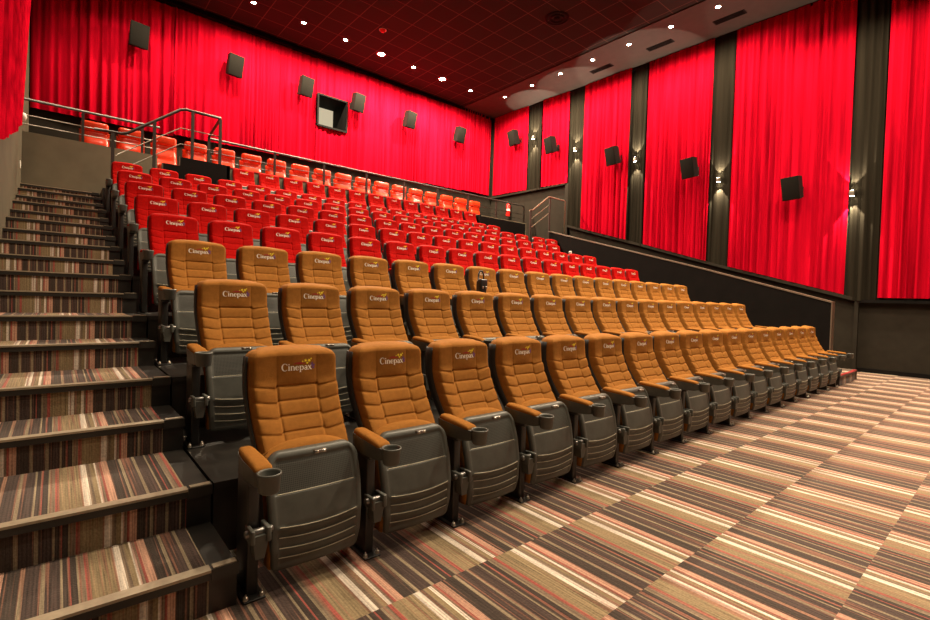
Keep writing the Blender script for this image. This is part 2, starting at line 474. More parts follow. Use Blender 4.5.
def glyphs():
    """unit: x-height 1, returns quads for the seven letters in a row"""
    Q = []; x = 0.0
    def put(qs, dx): 
        for q in qs: Q.append([(p[0] + dx, p[1]) for p in q])
    # C
    q = ribbon(arc(.62, .78, .60, .80, 42, 318, 20), [.08 + .19 * max(0, sin(math.radians((42 + 276 * i / 20) - 90))) for i in range(21)])
    q += [[(1.02, 1.12), (1.12, 1.12), (1.12, 1.56), (1.04, 1.50)]]
    put(q, x); x += 1.32
    # i
    st = lambda px, y0, y1, w=.26: [[(px - w / 2, y0), (px + w / 2, y0), (px + w / 2, y1), (px - w / 2, y1)]]
    put(st(.2, 0, 1) + serif(.2, 0) + serif(.12, .92, .26, .08) + ribbon(arc(.2, 1.36, .07, .07, 0, 360, 8), .14), x); x += .52
    # n
    put(st(.2, 0, 1) + serif(.2, 0) + serif(.12, .92, .26, .08) + st(.82, 0, .72) + serif(.82, 0) + ribbon(arc(.51, .66, .31, .29, 180, 0, 10), [.08] * 5 + [.14] * 6), x); x += 1.12
    # e
    put(ribbon(arc(.45, .49, .37, .45, 0, 320, 18), [.09 + .13 * max(0, sin(math.radians(320 * i / 18 - 90))) for i in range(19)]) + [[(.1, .48), (.82, .48), (.82, .57), (.1, .57)]], x); x += .95
    # p
    put(st(.2, -.45, 1) + serif(.2, -.45) + serif(.12, .92, .26, .08) + ribbon(arc(.55, .5, .35, .43, 150, -150, 16), [.08 + .13 * max(0, cos(math.radians(150 - 300 * i / 16))) for i in range(17)]), x); x += 1.08
    # a
    put(st(.68, .05, .72) + [[(.62, 0), (.92, .02), (.92, .1), (.7, .12)]] + ribbon(arc(.43, .70, .27, .23, 165, 0, 9), .12) + ribbon(arc(.40, .27, .27, .23, 60, 330, 12), .13), x); x += .98
    # x
    put(ribbon([(.1, .98), (.78, .02)], .2) + ribbon([(.76, .98), (.1, .02)], .09) + serif(.12, .92, .34) + serif(.76, .92, .3) + serif(.1, 0, .3) + serif(.78, 0, .36), x); x += .9
    return Q, x
def star(cx, cy, r, n=5, inner=.45, rot=90):
    pts = []
    for i in range(2 * n):
        a = math.radians(rot + 180 * i / n); rr = r if i % 2 == 0 else r * inner
        pts.append((cx + rr * cos(a), cy + rr * sin(a)))
    return [[(cx, cy), pts[i], pts[(i + 1) % (2 * n)]] for i in range(2 * n)]
def leafq(x0, y0, x1, y1, w):
    d = Vector((x1 - x0, y1 - y0)); pts = []; ws = []
    for i in range(7):
        t = i / 6; pts.append((x0 + d.x * t, y0 + d.y * t)); ws.append(max(.02, w * sin(PI * min(.98, max(.02, t)))))
    return ribbon(pts, ws)
def logo_mesh():
    Q, W = glyphs(); mb = MB(); S = .0222; x0 = -.078; z0 = .914
    def lay(q, mi, lift=.003):
        vs = []
        for px, pz in q:
            X = x0 + px * S; Z = z0 + pz * S
            vs.append((X, float(back_front(X, Z)) - lift, Z))
        mb.add(vs, [tuple(range(len(vs)))], mi)
    for q in Q: lay(q, 0)
    # emblem: red sweep, yellow stars, purple petals
    for q in ribbon(arc(4.1, 1.15, 1.7, .55, 165, 60, 12), [.04 + .22 * sin(PI * i / 12.5) for i in range(13)]): lay(q, 2)
    for q in ribbon(arc(4.5, 1.05, 1.3, .45, 150, 40, 10), [.04 + .14 * sin(PI * i / 10.5) for i in range(11)]): lay(q, 2)
    for cx, cy, r in ((5.35, 2.15, .42), (6.25, 2.1, .46), (5.75, 1.58, .34), (4.65, 1.95, .24), (6.72, 2.5, .26)):
        for q in star(cx, cy, r, 5, .5, 80 + 40 * cx): lay(q, 1, .004)
    for a, b, c, d, w in ((6.75, .75, 7.2, 1.75, .42), (6.85, .7, 7.75, 1.15, .42), (6.85, .6, 7.65, .25, .36), (6.8, .95, 6.9, 1.6, .3)):
        for q in leafq(a, b, c, d, w): lay(q, 3)
    return mb.mesh('logo', [M['cream'], M['yellow'], M['logored'], M['purple']])

def pad_mesh(fabric):
    mb = MB(); n = 10; secs = []
    ys = [-.225, -.222, -.205, -.15, -.05, .01, .035, .046, .049]
    hs = [.004, .014, .022, .026, .028, .028, .024, .014, .004]; wsx = [.028, .034, .037, .037, .035, .032, .028, .024, .018]
    base = [.600, .600, .601, .604, .608, .612, .614, .613, .612]
    vs = []; fs = []
    for y, h, w, b in zip(ys, hs, wsx, base):
        for j in range(n + 1):
            a = PI * j / n
            cx = math.copysign(abs(cos(a)) ** .55, cos(a)); sz = sin(a) ** .55
            vs.append((w * cx, y, b + h * sz))
    m = n + 1
    for i in range(len(ys) - 1):
        for j in range(n): fs.append((i * m + j, i * m + j + 1, (i + 1) * m + j + 1, (i + 1) * m + j))
        fs.append((i * m, (i + 1) * m, (i + 1) * m + n, i * m + n))
    fs.append(tuple(range(m))); fs.append(tuple((len(ys) - 1) * m + j for j in range(m)))
    mb.add(vs, fs, 0, True)
    return fixn(mb.mesh('armrest_pad', fabric))
def arm_mesh():
    mb = MB()
    pr = [(-.245, .545, .600, .030), (-.20, .535, .603, .037), (-.05, .528, .607, .038), (.02, .535, .612, .034), (.06, .565, .612, .024)]
    vs = []; fs = []
    for y, zl, zh, w in pr: vs += [(-w, y, zh), (w, y, zh), (w * .8, y, zl), (-w * .8, y, zl)]
    for i in range(len(pr) - 1):
        for j in range(4): fs.append((i * 4 + j, i * 4 + (j + 1) % 4, i * 4 + 4 + (j + 1) % 4, i * 4 + 4 + j))
    fs += [(0, 1, 2, 3), tuple(len(pr) * 4 - 4 + j for j in (3, 2, 1, 0))]
    mb.add(vs, fs)
    return fixn(mb.mesh('armrest', M['plastic']))
def cup_mesh():
    mb = MB()
    mb.lathe([(0, .535), (.034, .535), (.040, .541), (.0435, .60), (.047, .606), (.0475, .612), (.045, .616), (.041, .614), (.039, .606), (.036, .555), (0, .553)], (0, -.285, 0), 28)
    return mb.mesh('cup_holder', M['plastic'])
def leg_mesh():
    mb = MB(); mb.rbox(-.024, .024, .01, .17, 0.006, .56, .008); mb.rbox(-.03, .03, -.02, .10, .49, .565, .01)
    return mb.mesh('leg', M['black'])
def foot_mesh():
    mb = MB(); mb.rbox(-.045, .045, -.03, .21, 0, .010, .003)
    for x in (-.033, .033):
        for y in (-.012, .19): mb.lathe([(0, .026), (.006, .026), (.010, .022), (.012, .010)], (x, y, 0), 8, 1)
        mb.lathe([(0, .034), (.004, .034), (.004, .02)], (x, -.012, 0), 6, 1)
    return mb.mesh('foot_plate', [M['black'], M['steel']])
def bracket_mesh():
    mb = MB()
    mb.hexa([(-.006, -.045, .185), (.030, -.045, .185), (.030, .02, .185), (-.006, .02, .185), (-.022, -.05, .285), (.050, -.05, .285), (.050, .03, .285), (-.022, .03, .285)])
    mb.rbox(-.030, -.012, -.06, .03, .255, .315, .006); mb.rbox(.034, .054, -.06, .03, .255, .318, .006)
    mb.lathe([(0, -.045), (.013, -.045), (.016, -.04), (.016, .066), (.013, .07), (0, .07)], (0, -.02, .292), 12, 1, 'x')
    return mb.mesh('hinge_bracket', [M['plastic'], M['steelgrey']])
def sidepanel_mesh(fabric):
    mb = MB(); mb.rbox(.020, .034, -.03, .10, .34, .565, .006)
    return mb.mesh('side_panel', fabric)
def plate_mesh():
    mb = MB(); mb.rbox(-.030, .030, -.083, -.060, .606, .622, .004)
    mb.lathe([(0, -.088), (.005, -.088), (.007, -.082)], (-.016, 0, .614), 8, 1, 'y'); mb.lathe([(0, -.088), (.005, -.088), (.007, -.082)], (.016, 0, .614), 8, 1, 'y')
    return mb.mesh('number_plate', [M['steelgrey'], M['steel']])

SHARED = dict(shell=shell_mesh(), pan=pan_mesh(), logo=logo_mesh(), arm=arm_mesh(), cup=cup_mesh(), leg=leg_mesh(), foot=foot_mesh(), bracket=bracket_mesh(), plate=plate_mesh())
def fabric_set(f): return dict(back=backrest_mesh(f), cushion=cushion_mesh(f), pad=pad_mesh(f), side=sidepanel_mesh(f))
FAB = {'orange': fabric_set(M['orange']), 'red': fabric_set(M['red'])}
PITCH_X = .562
ARM_X = -PITCH_X / 2

def arm_set(root, f, x, full):
    a = link('armrest', SHARED['arm'], root, (x - .012, .112, -.022))
    link('armrest_pad', f['pad'], a); link('cup_holder', SHARED['cup'], a)
    g = link('leg', SHARED['leg'], root, (x - .012, 0, 0))
    if full:
        link('foot_plate', SHARED['foot'], g); link('hinge_bracket', SHARED['bracket'], g)
        link('side_panel', f['side'], a)

def make_seat(colour, full):
    f = FAB[colour]; root = empty('cinema_seat')
    b = link('backrest', f['back'], root); link('logo', SHARED['logo'], b)
    link('back_shell', SHARED['shell'], root)
    s = link('seat', f['cushion'], root, (-.014, .058, -.026)); link('seat_pan', SHARED['pan'], s)
    if full: link('number_plate', SHARED['plate'], s)
    arm_set(root, f, ARM_X, full)
    index_kids(root)
    return root
PROTO = {}
ORD = 'zeroth first second third fourth fifth sixth seventh eighth ninth tenth eleventh twelfth thirteenth fourteenth fifteenth sixteenth seventeenth eighteenth'.split()
X0, Y0, PY, RISE = .944, 2.10, 1.1387, .3585
def rowy(k): return Y0 + PY * (k - 1)
def rowz(k): return RISE * (k - 1) if k < 9 else 3.05
COUNT = 17
def place_seat(k, i, x=None, y=None, z=None, label=None):
    colour = 'orange' if k <= 3 else 'red'; full = k <= 3
    key = (colour, full)
    if key not in PROTO:
        o = PROTO[key] = make_seat(*key)
    else:
        o = copy_tree(PROTO[key])
    o.location = (X0 + PITCH_X * i if x is None else x, rowy(k) if y is None else y, rowz(k) if z is None else z)
    rn = 'front row' if k == 1 else ORD[k] + ' row from the floor'
    cn = 'orange-brown' if colour == 'orange' else 'red'
    j = i + 1
    if label is None:
        label = f"{cn} cinema seat with logo, {ORD[j]} from the stairs in the {rn}"
        if i == 0: label = f"{cn} cinema seat with logo beside the carpeted stairs, {rn}"
        if i == COUNT - 1: label = f"{cn} cinema seat at the parapet end of the {rn}"
    tag(o, label, 'seat', f"{cn} seats in the {rn}")
    return o
last_ends = []
for k in range(1, 9):
    for i in range(COUNT):
        o = place_seat(k, i)
    last_ends.append((o, k))
for i in range(4, COUNT):
    o = place_seat(9, i, label=f"red cinema seat under the upper platform, {ORD[i - 3]} from the side steps in the ninth row" if i < COUNT - 1 else "red cinema seat at the far end of the ninth row under the platform")
last_ends.append((o, 9))
for n_, (x, lab) in enumerate(((X0 + PITCH_X * 17.3, 'bright red seat standing past the seventh row end, nearer the rows'), (X0 + PITCH_X * 18.3, 'bright red seat standing past the seventh row end, against the parapet'))):
    o = place_seat(7, 17 + n_, x=x, label=lab)
    o['group'] = 'odd red seats past the seventh row'
for o, k in last_ends:                        # the closing armrest of each row
    if k <= 6:
        f = FAB['orange' if k <= 3 else 'red']
        arm_set(o, f, -ARM_X, k <= 3)
# what stands between the seats of the last rows is hidden; the closing arm of rows 7 to 9 is not seen

# ================================================================== ROOM SHELL
ZC = 8.40
WLX = -.48
def rwx(y): return 13.30 - .0286 * (y - 2.4)
def bwy(x): return 14.06 - .017 * (x - 1)
FRONT = -6.0
XL2 = -3.0          # the hall widens to this side of the camera
JOG = 1.75

# floor: one strip of carpet tiles after another, offset like the laid tiles
TILE = .612
mb = MB()
seam = 1.7116
n0 = -12; n1 = 1
for r in range(n0, n1 + 2):
    ya = seam - TILE + r * TILE; yb = ya + TILE
    ya = max(ya, FRONT)
    off = 1.715 if (r % 2 == 0) else 1.715 + .41
    xa, xb = (XL2, 14.2) if ya < JOG + .05 else (-.6, 14.2)
    mb.add([(xa, ya, 0), (xb, ya, 0), (xb, yb, 0), (xa, yb, 0)], [(0, 1, 2, 3)], 0, False,
           [[((xa - off) / TILE, ya / TILE), ((xb - off) / TILE, ya / TILE), ((xb - off) / TILE, yb / TILE), ((xa - off) / TILE, yb / TILE)]])
mb.add([(-.6, 2.93, 0), (14.2, 2.93, 0), (14.2, 14.3, 0), (-.6, 14.3, 0)], [(0, 1, 2, 3)], 0, False, [[(0, 0), (24, 0), (24, 18), (0, 18)]])
fl = struct(mb.build('floor', M['carpet']), 'striped carpet tile floor')

# seating tiers (black vinyl)
XT0, XT1 = .60, 10.36
def tier_front(k): return 2.57 + PY * (k - 2)
for k in range(2, 10):
    y1 = tier_front(k + 1) if k < 9 else 11.70
    mb = MB(); mb.box(XT0, XT1 if k < 9 else 13.0, tier_front(k), y1, 0, rowz(k))
    mb.box(XT0, XT1, tier_front(k) - .006, tier_front(k) + .03, rowz(k) - .03, rowz(k) + .004, 1)
    struct(mb.build('floor_tier', [M['tier'], M['nosing']]), 'black stepped floor under the seat rows')

# stairs
def stair_dims(n):          # n-th step: front edge y, tread height
    k = n // 2
    return (2.10 + PY * k if n % 2 == 0 else 2.555 + PY * k), RISE / 2 * (n + 1)
def staircase(xa, xb, steps, name, seed, led=False):
    root = struct(empty(name, (0, 0, 0)), 'striped carpet stairs with black nosings')
    rnd = random.Random(seed)
    for n in range(steps):
        y, z = stair_dims(n); z0 = z - RISE / 2
        y2 = stair_dims(n + 1)[0] if n < steps - 1 else 11.70
        border = .105
        xc = xb - border if not led else xb
        mb = MB()
        o1, o2 = rnd.random(), rnd.random()
        q = lambda x, o: x / (TILE * .74) + o
        # riser and tread carpet
        mb.add([(xa, y, z0), (xc, y, z0), (xc, y, z), (xa, y, z)], [(0, 1, 2, 3)], 0, False, [[(q(xa, o1), 0), (q(xc, o1), 0), (q(xc, o1), .3), (q(xa, o1), .3)]])
        mb.add([(xa, y, z), (xc, y, z), (xc, y2, z), (xa, y2, z)], [(0, 1, 2, 3)], 0, False, [[(q(xa, o2), 0), (q(xc, o2), 0), (q(xc, o2), 1), (q(xa, o2), 1)]])
        mb.add([(xa, y2, z), (xb, y2, z), (xb, y2, z0), (xa, y2, z0), (xa, y, z0), (xb, y, z0)], [(0, 1, 2, 3), (3, 2, 5, 4)], 1)
        mb.add([(xb, y, 0), (xb, y2, 0), (xb, y2, z), (xb, y, z), (xa, y, 0), (xa, y2, 0), (xa, y2, z), (xa, y, z)], [(0, 1, 2, 3), (7, 6, 5, 4)], 1)
        if not led:
            mb.add([(xc, y, z0), (xb, y, z0), (xb, y, z), (xc, y, z), (xb, y2, z), (xc, y2, z)], [(0, 1, 2, 3), (3, 2, 4, 5)], 1)
        st = mb.build('step', [M['carpet'], M['tier']], root)
        e = MB()
        e.box(xa, xb, y - .012, y + .004, z - .036, z - .004, 0)
        e.box(xa, xb - (.0 if led else .10), y - .016, y + .036, z - .004, z + .007, 1 if not led else 2)
        if not led:
            e.box(xb - .10, xb + .004, y - .017, y + .04, z - .04, z + .008, 0)
            e.box(xb - .092, xb - .004, y - .012, y + .022, z + .007, z + .013, 1)
        e.build('nosing', [M['nosing'], M['nosingtop'], M['ledred']], st)
    return root
staircase(WLX, .585, 17, 'staircase', 5)
staircase(10.40, 11.48, 13, 'staircase', 9, led=True)
mb = MB(); mb.box(11.48, 11.78, 2.13, 2.48, 0, RISE / 2, 1); mb.box(11.48, 11.78, 2.118, 2.16, RISE / 2 - .02, RISE / 2 + .006, 2)
mb.box(11.775, 11.79, 2.115, 2.48, 0, RISE / 2 + .006, 1)
struct(mb.build('step_end', [M['carpet'], M['cap'], M['ledred']]), 'carpeted bottom step with red lit edge')

# landing at the head of the stairs, upper platform and its front wall
ZP = 3.585; YP = 11.70
mb = MB(); mb.box(WLX, XT0, stair_dims(16)[0] + .3, YP, 2.2, 3.047)
struct(mb.build('floor_landing', M['tier']), 'black landing at the head of the stairs')
mb = MB()
mb.add([(WLX - .1, YP, 0), (13.1, YP, 0), (13.1, 14.3, 0), (WLX - .1, 14.3, 0), (WLX - .1, YP, ZP), (13.1, YP, ZP), (13.1, 14.3, ZP), (WLX - .1, 14.3, ZP)],
       [(0, 1, 5, 4), (4, 5, 6, 7), (3, 2, 1, 0), (1, 2, 6, 5), (0, 4, 7, 3)], 0)
struct(mb.build('floor_platform', M['dado']), 'upper platform carrying the back row')
def pz(x): return 4.06 + .006 * (x - 5)
mb = MB(); mb.box(WLX, 1.56, YP, YP + .10, ZP, 4.055); mb.box(2.60, 12.7, YP, YP + .10, ZP, 4.075)
mb.box(WLX, 1.55, YP - .012, YP, 2.868, 4.05)
mb.box(WLX, .56, YP - .016, YP - .011, 2.868, 4.05, 0)
struct(mb.build('wall_platform', M['dadolight']), 'olive grey front wall of the upper platform')
mb = MB(); mb.box(2.60, 10.3, YP - .02, YP + .11, 4.075, 4.098)
M['trimlit'] = mat('capping with lit edge as red', (.42, .012, .012), .4)  # the orange light along this edge is put into the red colour
struct(mb.build('trim_1', M['trimlit']), 'platform wall capping, its lit edge coloured red')

# side steps up from the landing to the platform, black panelled
root = struct(empty('staircase_side'), 'black side steps up to the platform')
for n in range(3):
    mb = MB(); xs = 1.10 + .225 * n
    mb.box(xs, 2.62 if n == 2 else xs + .225, 10.66, YP, 3.05, 3.05 + .1783 * (n + 1))
    mb.build('step', M['tier'], root)
mb = MB(); mb.box(1.50, 1.775, 10.57, 10.65, 3.05, 3.68); mb.box(1.775, 2.64, 10.57, 10.65, 3.05, 3.85); mb.box(2.60, 2.66, 10.57, YP, 3.05, 3.85)
mb.build('side_board', M['blackwall'], root)
mb = MB(); mb.box(1.485, 1.50, 10.565, 10.652, 3.05, 3.68); mb.box(1.76, 1.775, 10.565, 10.652, 3.68, 3.85)
mb.build('edge_trim', M['cap'], root)
# right hand black box at the end of the ninth row and the exit step beyond it
root = struct(empty('staircase_side'), 'black boarded steps at the far end of the platform')
mb = MB(); mb.box(10.30, 12.45, 11.50, 11.62, 3.05, 4.0); mb.build('side_board', M['blackwall'], root)
mb = MB(); mb.box(10.28, 10.32, 11.46, 11.69, 3.05, 4.03); mb.build('side_board', M['blackwall'], root)

# walls
def wall(name, pts, z0, z1, m, label):
    mb = MB(); (xa, ya), (xb, yb) = pts
    d = Vector((xb - xa, yb - ya)).normalized(); n = Vector((d.y, -d.x)) * -.12
    mb.hexa([(xa, ya, z0), (xb, yb, z0), (xb + n.x, yb + n.y, z0), (xa + n.x, ya + n.y, z0), (xa, ya, z1), (xb, yb, z1), (xb + n.x, yb + n.y, z1), (xa + n.x, ya + n.y, z1)])
    return struct(mb.build(name, m), label)
# back wall with the projection window opening
WX0, WX1, WZ0, WZ1 = 5.86, 6.73, 6.36, 7.22
mb = MB()
xs = [WLX - .1, WX0, WX1, 13.1]; zs = [3.5, WZ0, WZ1, ZC]
for i in range(3):
    for j in range(3):
        if i == 1 and j == 1: continue
        xa, xb, za, zb = xs[i], xs[i + 1], zs[j], zs[j + 1]
        mb.add([(xa, bwy(xa), za), (xb, bwy(xb), za), (xb, bwy(xb), zb), (xa, bwy(xa), zb)], [(0, 1, 2, 3)])
bw = bwy(6.3); dep = .80
for (xa, za, xb, zb) in ((WX0, WZ0, WX1, WZ0), (WX1, WZ0, WX1, WZ1), (WX1, WZ1, WX0, WZ1), (WX0, WZ1, WX0, WZ0)):
    mb.add([(xa, bw - .14, za), (xb, bw - .14, zb), (xb, bw + dep, zb), (xa, bw + dep, za)], [(0, 1, 2, 3)], 1)
struct(mb.build('wall_back', [M['dado'], M['blackwall']]), 'dark back wall')
wr = struct(empty('window_1'), 'projection booth window in the back wall')
mb = MB()
fw = .05
mb.box(WX0 - fw, WX1 + fw, bw - .17, bw - .13, WZ1, WZ1 + fw); mb.box(WX0 - fw, WX1 + fw, bw - .17, bw - .13, WZ0 - fw, WZ0)
mb.box(WX0 - fw, WX0, bw - .17, bw - .13, WZ0, WZ1); mb.box(WX1, WX1 + fw, bw - .17, bw - .13, WZ0, WZ1)
mb.build('window_frame', M['blackwall'], wr)
mb = MB(); mb.box(WX0, WX1, bw + dep - .03, bw + dep, WZ0, WZ1); mb.build('window_pane', M['pane'], wr)
mb = MB(); mb.box(WX0, WX1, bw + dep - .05, bw + dep - .03, WZ0 + .22, WZ0 + .33); mb.build('window_sill', M['paneband'], wr)

# right wall: dado board up to the raked curtain line, wall above behind the drapes
mb = MB()
def rpt(y, z, o=0): return (rwx(y) - o, y, z)
ys = [FRONT, 2.45, 14.2]
for ya, yb in ((FRONT, 2.45), (2.45, 14.0)):
    mb.add([rpt(ya, 0), rpt(yb, 0), rpt(yb, ZC), rpt(ya, ZC)], [(3, 2, 1, 0)])
struct(mb.build('wall_right', M['dado']), 'dark brown grey wall under the red curtains')
def rake(y): return float(np.interp(y, [-9, 2.45, 5.1, 5.57, 7.5, 9.6, 10.10, 10.13, 14], [1.565, 1.60, 2.365, 2.50, 3.11, 3.735, 3.90, 5.30, 5.36]))
def strip_on_right(name, ya, yb, off, thick, zf0, zf1, m, label=None, par=None, n=1):
    mb = MB()
    for k in range(n):
        y0 = ya + (yb - ya) * k / n; y1 = ya + (yb - ya) * (k + 1) / n
        mb.hexa([rpt(y0, zf0(y0), off + thick), rpt(y1, zf0(y1), off + thick), rpt(y1, zf0(y1), off), rpt(y0, zf0(y0), off),
                 rpt(y0, zf1(y0), off + thick), rpt(y1, zf1(y1), off + thick), rpt(y1, zf1(y1), off), rpt(y0, zf1(y0), off)])
    o = mb.build(name, m, par)
    if par is None: struct(o, label)
    return o
strip_on_right('trim_2', 2.47, 10.1, .0, .12, lambda y: rake(y) - .07, lambda y: rake(y) + .0, M['dado'], 'raked ledge under the curtains', n=6)
strip_on_right('trim_3', FRONT, 2.40, .0, .12, lambda y: 1.50, lambda y: 1.565, M['blackwall'], 'level ledge under the curtains')
strip_on_right('trim_4', 2.40, 2.47, .0, .09, lambda y: 0, lambda y: ZC, M['dado'], 'upright trim strip on the side wall')
strip_on_right('trim_5', 10.25, 13.8, .0, .12, lambda y: 5.26, lambda y: 5.32, M['dado'], 'level ledge under the curtains at the back')
strip_on_right('trim_8', 10.12, 10.25, .0, .10, lambda y: 2.868, lambda y: 5.30, M['dado'], 'upright trim at the end of the raked ledge')
strip_on_right('baseboard_right', FRONT, 2.40, .0, .025, lambda y: 0, lambda y: .09, M['blackwall'], 'black skirting')
# left wall and the rest of the shell
mb = MB(); mb.box(WLX - .15, WLX, JOG, 14.1, 0, ZC); struct(mb.build('wall_left', M['leftwall']), 'olive grey wall beside the stairs')
mb = MB(); mb.box(XL2, WLX - .15, JOG, JOG + .15, 0, ZC); mb.box(XL2 - .15, XL2, FRONT, JOG + .15, 0, ZC)
struct(mb.build('wall_side', M['frontwall']), 'dark wall behind the viewer')
mb = MB(); mb.box(XL2 - .15, 13.8, FRONT - .15, FRONT, 0, ZC); struct(mb.build('wall_front', M['frontwall']), 'dark front wall')
mb = MB(); mb.box(XL2 - .15, 14.0, FRONT - .15, 14.4, ZC, ZC + .12); struct(mb.build('ceiling', M['ceiling']), 'dark tiled ceiling')
# ceiling border along the curtains
mb = MB(); mb.box(11.35, 14.0, FRONT, 14.2, ZC - .03, ZC - .001)
struct(mb.build('trim_6', M['bulkhead']), 'brown plaster border of the ceiling')
mb = MB(); mb.hexa([(12.90, 13.9, ZC - .10), (13.42, FRONT, ZC - .10), (13.9, FRONT, ZC - .10), (13.3, 14.1, ZC - .10), (12.90, 13.9, ZC - .02), (13.42, FRONT, ZC - .02), (13.9, FRONT, ZC - .02), (13.3, 14.1, ZC - .02)])
struct(mb.build('trim_7', M['blackwall']), 'black curtain track pelmet')
mb = MB(); mb.box(WLX, 13.2, 13.76, 14.2, ZC - .12, ZC - .02)
struct(mb.build('trim_9', M['blackwall']), 'black curtain track pelmet over the back wall')

# parapet beside the far aisle
XPAR = 11.48
def parz(y): return float(np.interp(y, [2.49, 5.05, 9.6, 9.61], [1.455, 2.20, 3.45, 3.45]))
mb = MB()
for ya, yb in ((2.50, 5.05), (5.05, 9.6)):
    mb.hexa([(XPAR, ya, 0), (XPAR + .17, ya, 0), (XPAR + .17, yb, 0), (XPAR, yb, 0), (XPAR, ya, parz(ya)), (XPAR + .17, ya, parz(ya)), (XPAR + .17, yb, parz(yb)), (XPAR, yb, parz(yb))])
struct(mb.build('wall_parapet', M['blackwall']), 'black boarded parapet along the far aisle')
mb = MB()
for ya, yb in ((2.49, 5.05), (5.05, 9.62)):
    mb.hexa([(XPAR - .015, ya, parz(ya)), (XPAR + .185, ya, parz(ya)), (XPAR + .185, yb, parz(yb)), (XPAR - .015, yb, parz(yb)),
             (XPAR - .015, ya, parz(ya) + .03), (XPAR + .185, ya, parz(ya) + .03), (XPAR + .185, yb, parz(yb) + .03), (XPAR - .015, yb, parz(yb) + .03)])
mb.box(XPAR - .01, XPAR + .18, 2.48, 2.50, 0, parz(2.5) + .03)
struct(mb.build('trim_10', M['cap']), 'brown grey capping and end of the parapet')

# ================================================================== CURTAINS
def curtain(name, p0, p1, zb, zt, inward, amp, wl, seed, m, hole=None, off=.10, step=.022, rows=14, fan=0.0):
    rnd = random.Random(seed)
    p0 = Vector(p0); p1 = Vector(p1); Lg = (p1 - p0).length; d = (p1 - p0) / Lg
    nv = Vector(inward).normalized()
    ns = max(8, int(Lg / step)); s = np.linspace(0, Lg, ns)
    f = 2 * PI / (wl * (1 + .45 * np.interp(s, np.linspace(0, Lg, max(3, int(Lg / .35))), [rnd.uniform(-1, 1) for _ in range(max(3, int(Lg / .35)))])))
    f = f * (1 + .5 * np.interp(s, np.linspace(0, Lg, max(3, int(Lg / .11))), [rnd.uniform(-1, 1) for _ in range(max(3, int(Lg / .11)))]))
    ph = np.cumsum(f) * (Lg / ns) + rnd.uniform(0, 6)
    am = np.interp(s, np.linspace(0, Lg, max(3, int(Lg / .25))), [rnd.uniform(.12, 1.0) for _ in range(max(3, int(Lg / .25)))])
    sl = np.interp(s, np.linspace(0, Lg, max(3, int(Lg / .9))), [rnd.uniform(-1, 1) for _ in range(max(3, int(Lg / .9)))])
    lean = [rnd.uniform(-1, 1) for _ in range(rows)]
    ts = list(np.linspace(0, 1, rows))
    if hole:
        hs0, hs1, hz0, hz1 = hole
    V = np.zeros((rows, ns, 3))
    for i, t in enumerate(ts):
        drift = .5 * sin(2.2 * t + seed) * t
        prof = np.sin(ph + drift); prof = np.sign(prof) * np.abs(prof) ** .8
        y = off + amp * (.45 + .55 * (1 - t)) * am * prof + .35 * amp * np.sin(2.13 * ph + 1.3) * am + .03 * sl
        for j in range(ns):
            b = p0 + d * s[j]; bt = p0 + d * (s[j] * (1 + fan * t))
            z0 = zb(b) if callable(zb) else zb
            z = z0 + (zt - z0) * t
            q = bt + nv * max(.03, y[j])
            V[i, j] = (q.x, q.y, z)
    mb = MB(); fs = []
    for i in range(rows - 1):
        for j in range(ns - 1):
            if hole and hs0 < (s[j] + s[j + 1]) / 2 < hs1:
                zc = (V[i, j, 2] + V[i + 1, j, 2]) / 2
                if hz0 < zc < hz1: continue
            fs.append((i * ns + j, i * ns + j + 1, (i + 1) * ns + j + 1, (i + 1) * ns + j))
    if hole:                # seat the rows next to the opening on its edges
        for i in range(rows): pass
    mb.add(V.reshape(-1, 3), fs, 0, True)
    return mb.build(name, m)

# back wall: seven hung widths; the one with the window is split around the opening
seams_b = [WLX + .02, 2.18, 3.36, 4.75, 5.80, 6.79, 8.20, 9.75, 11.4, 12.78]
bl = ['red curtain on the back wall nearest the stairs, carrying the first speaker', 'red curtain on the back wall between the first and second speakers from the stairs', 'red curtain on the back wall carrying the second speaker from the stairs',
      'red curtain on the back wall carrying the third speaker, beside the booth window', None, 'red curtain on the back wall just past the booth window, carrying the fourth speaker', 'red curtain on the back wall around the fifth speaker from the stairs',
      'red curtain on the back wall carrying the sixth speaker from the stairs', 'red curtain on the back wall meeting the side wall corner']
for i in range(9):
    xa, xb = seams_b[i], seams_b[i + 1]
    a, b = (xa, bwy(xa), 0), (xb, bwy(xb), 0)
    if i == 4:
        o = curtain('curtain', a, b, 5.25, WZ0 - .02, (0, -1, 0), .035, .15, 40, M['curtain'])
        tag(o, 'short red curtain hanging below the booth window', 'curtain', 'red curtains on the back wall')
        o = curtain('curtain', a, b, WZ1 + .03, ZC - .04, (0, -1, 0), .03, .15, 41, M['curtain'], rows=6)
        tag(o, 'short red curtain hanging above the booth window', 'curtain', 'red curtains on the back wall')
        continue
    o = curtain('curtain', a, b, 5.14 + .02 * xa, ZC - .04, (0, -1, 0), .045, .15, 20 + i, M['curtain'])
    tag(o, bl[i], 'curtain', 'red curtains on the back wall')
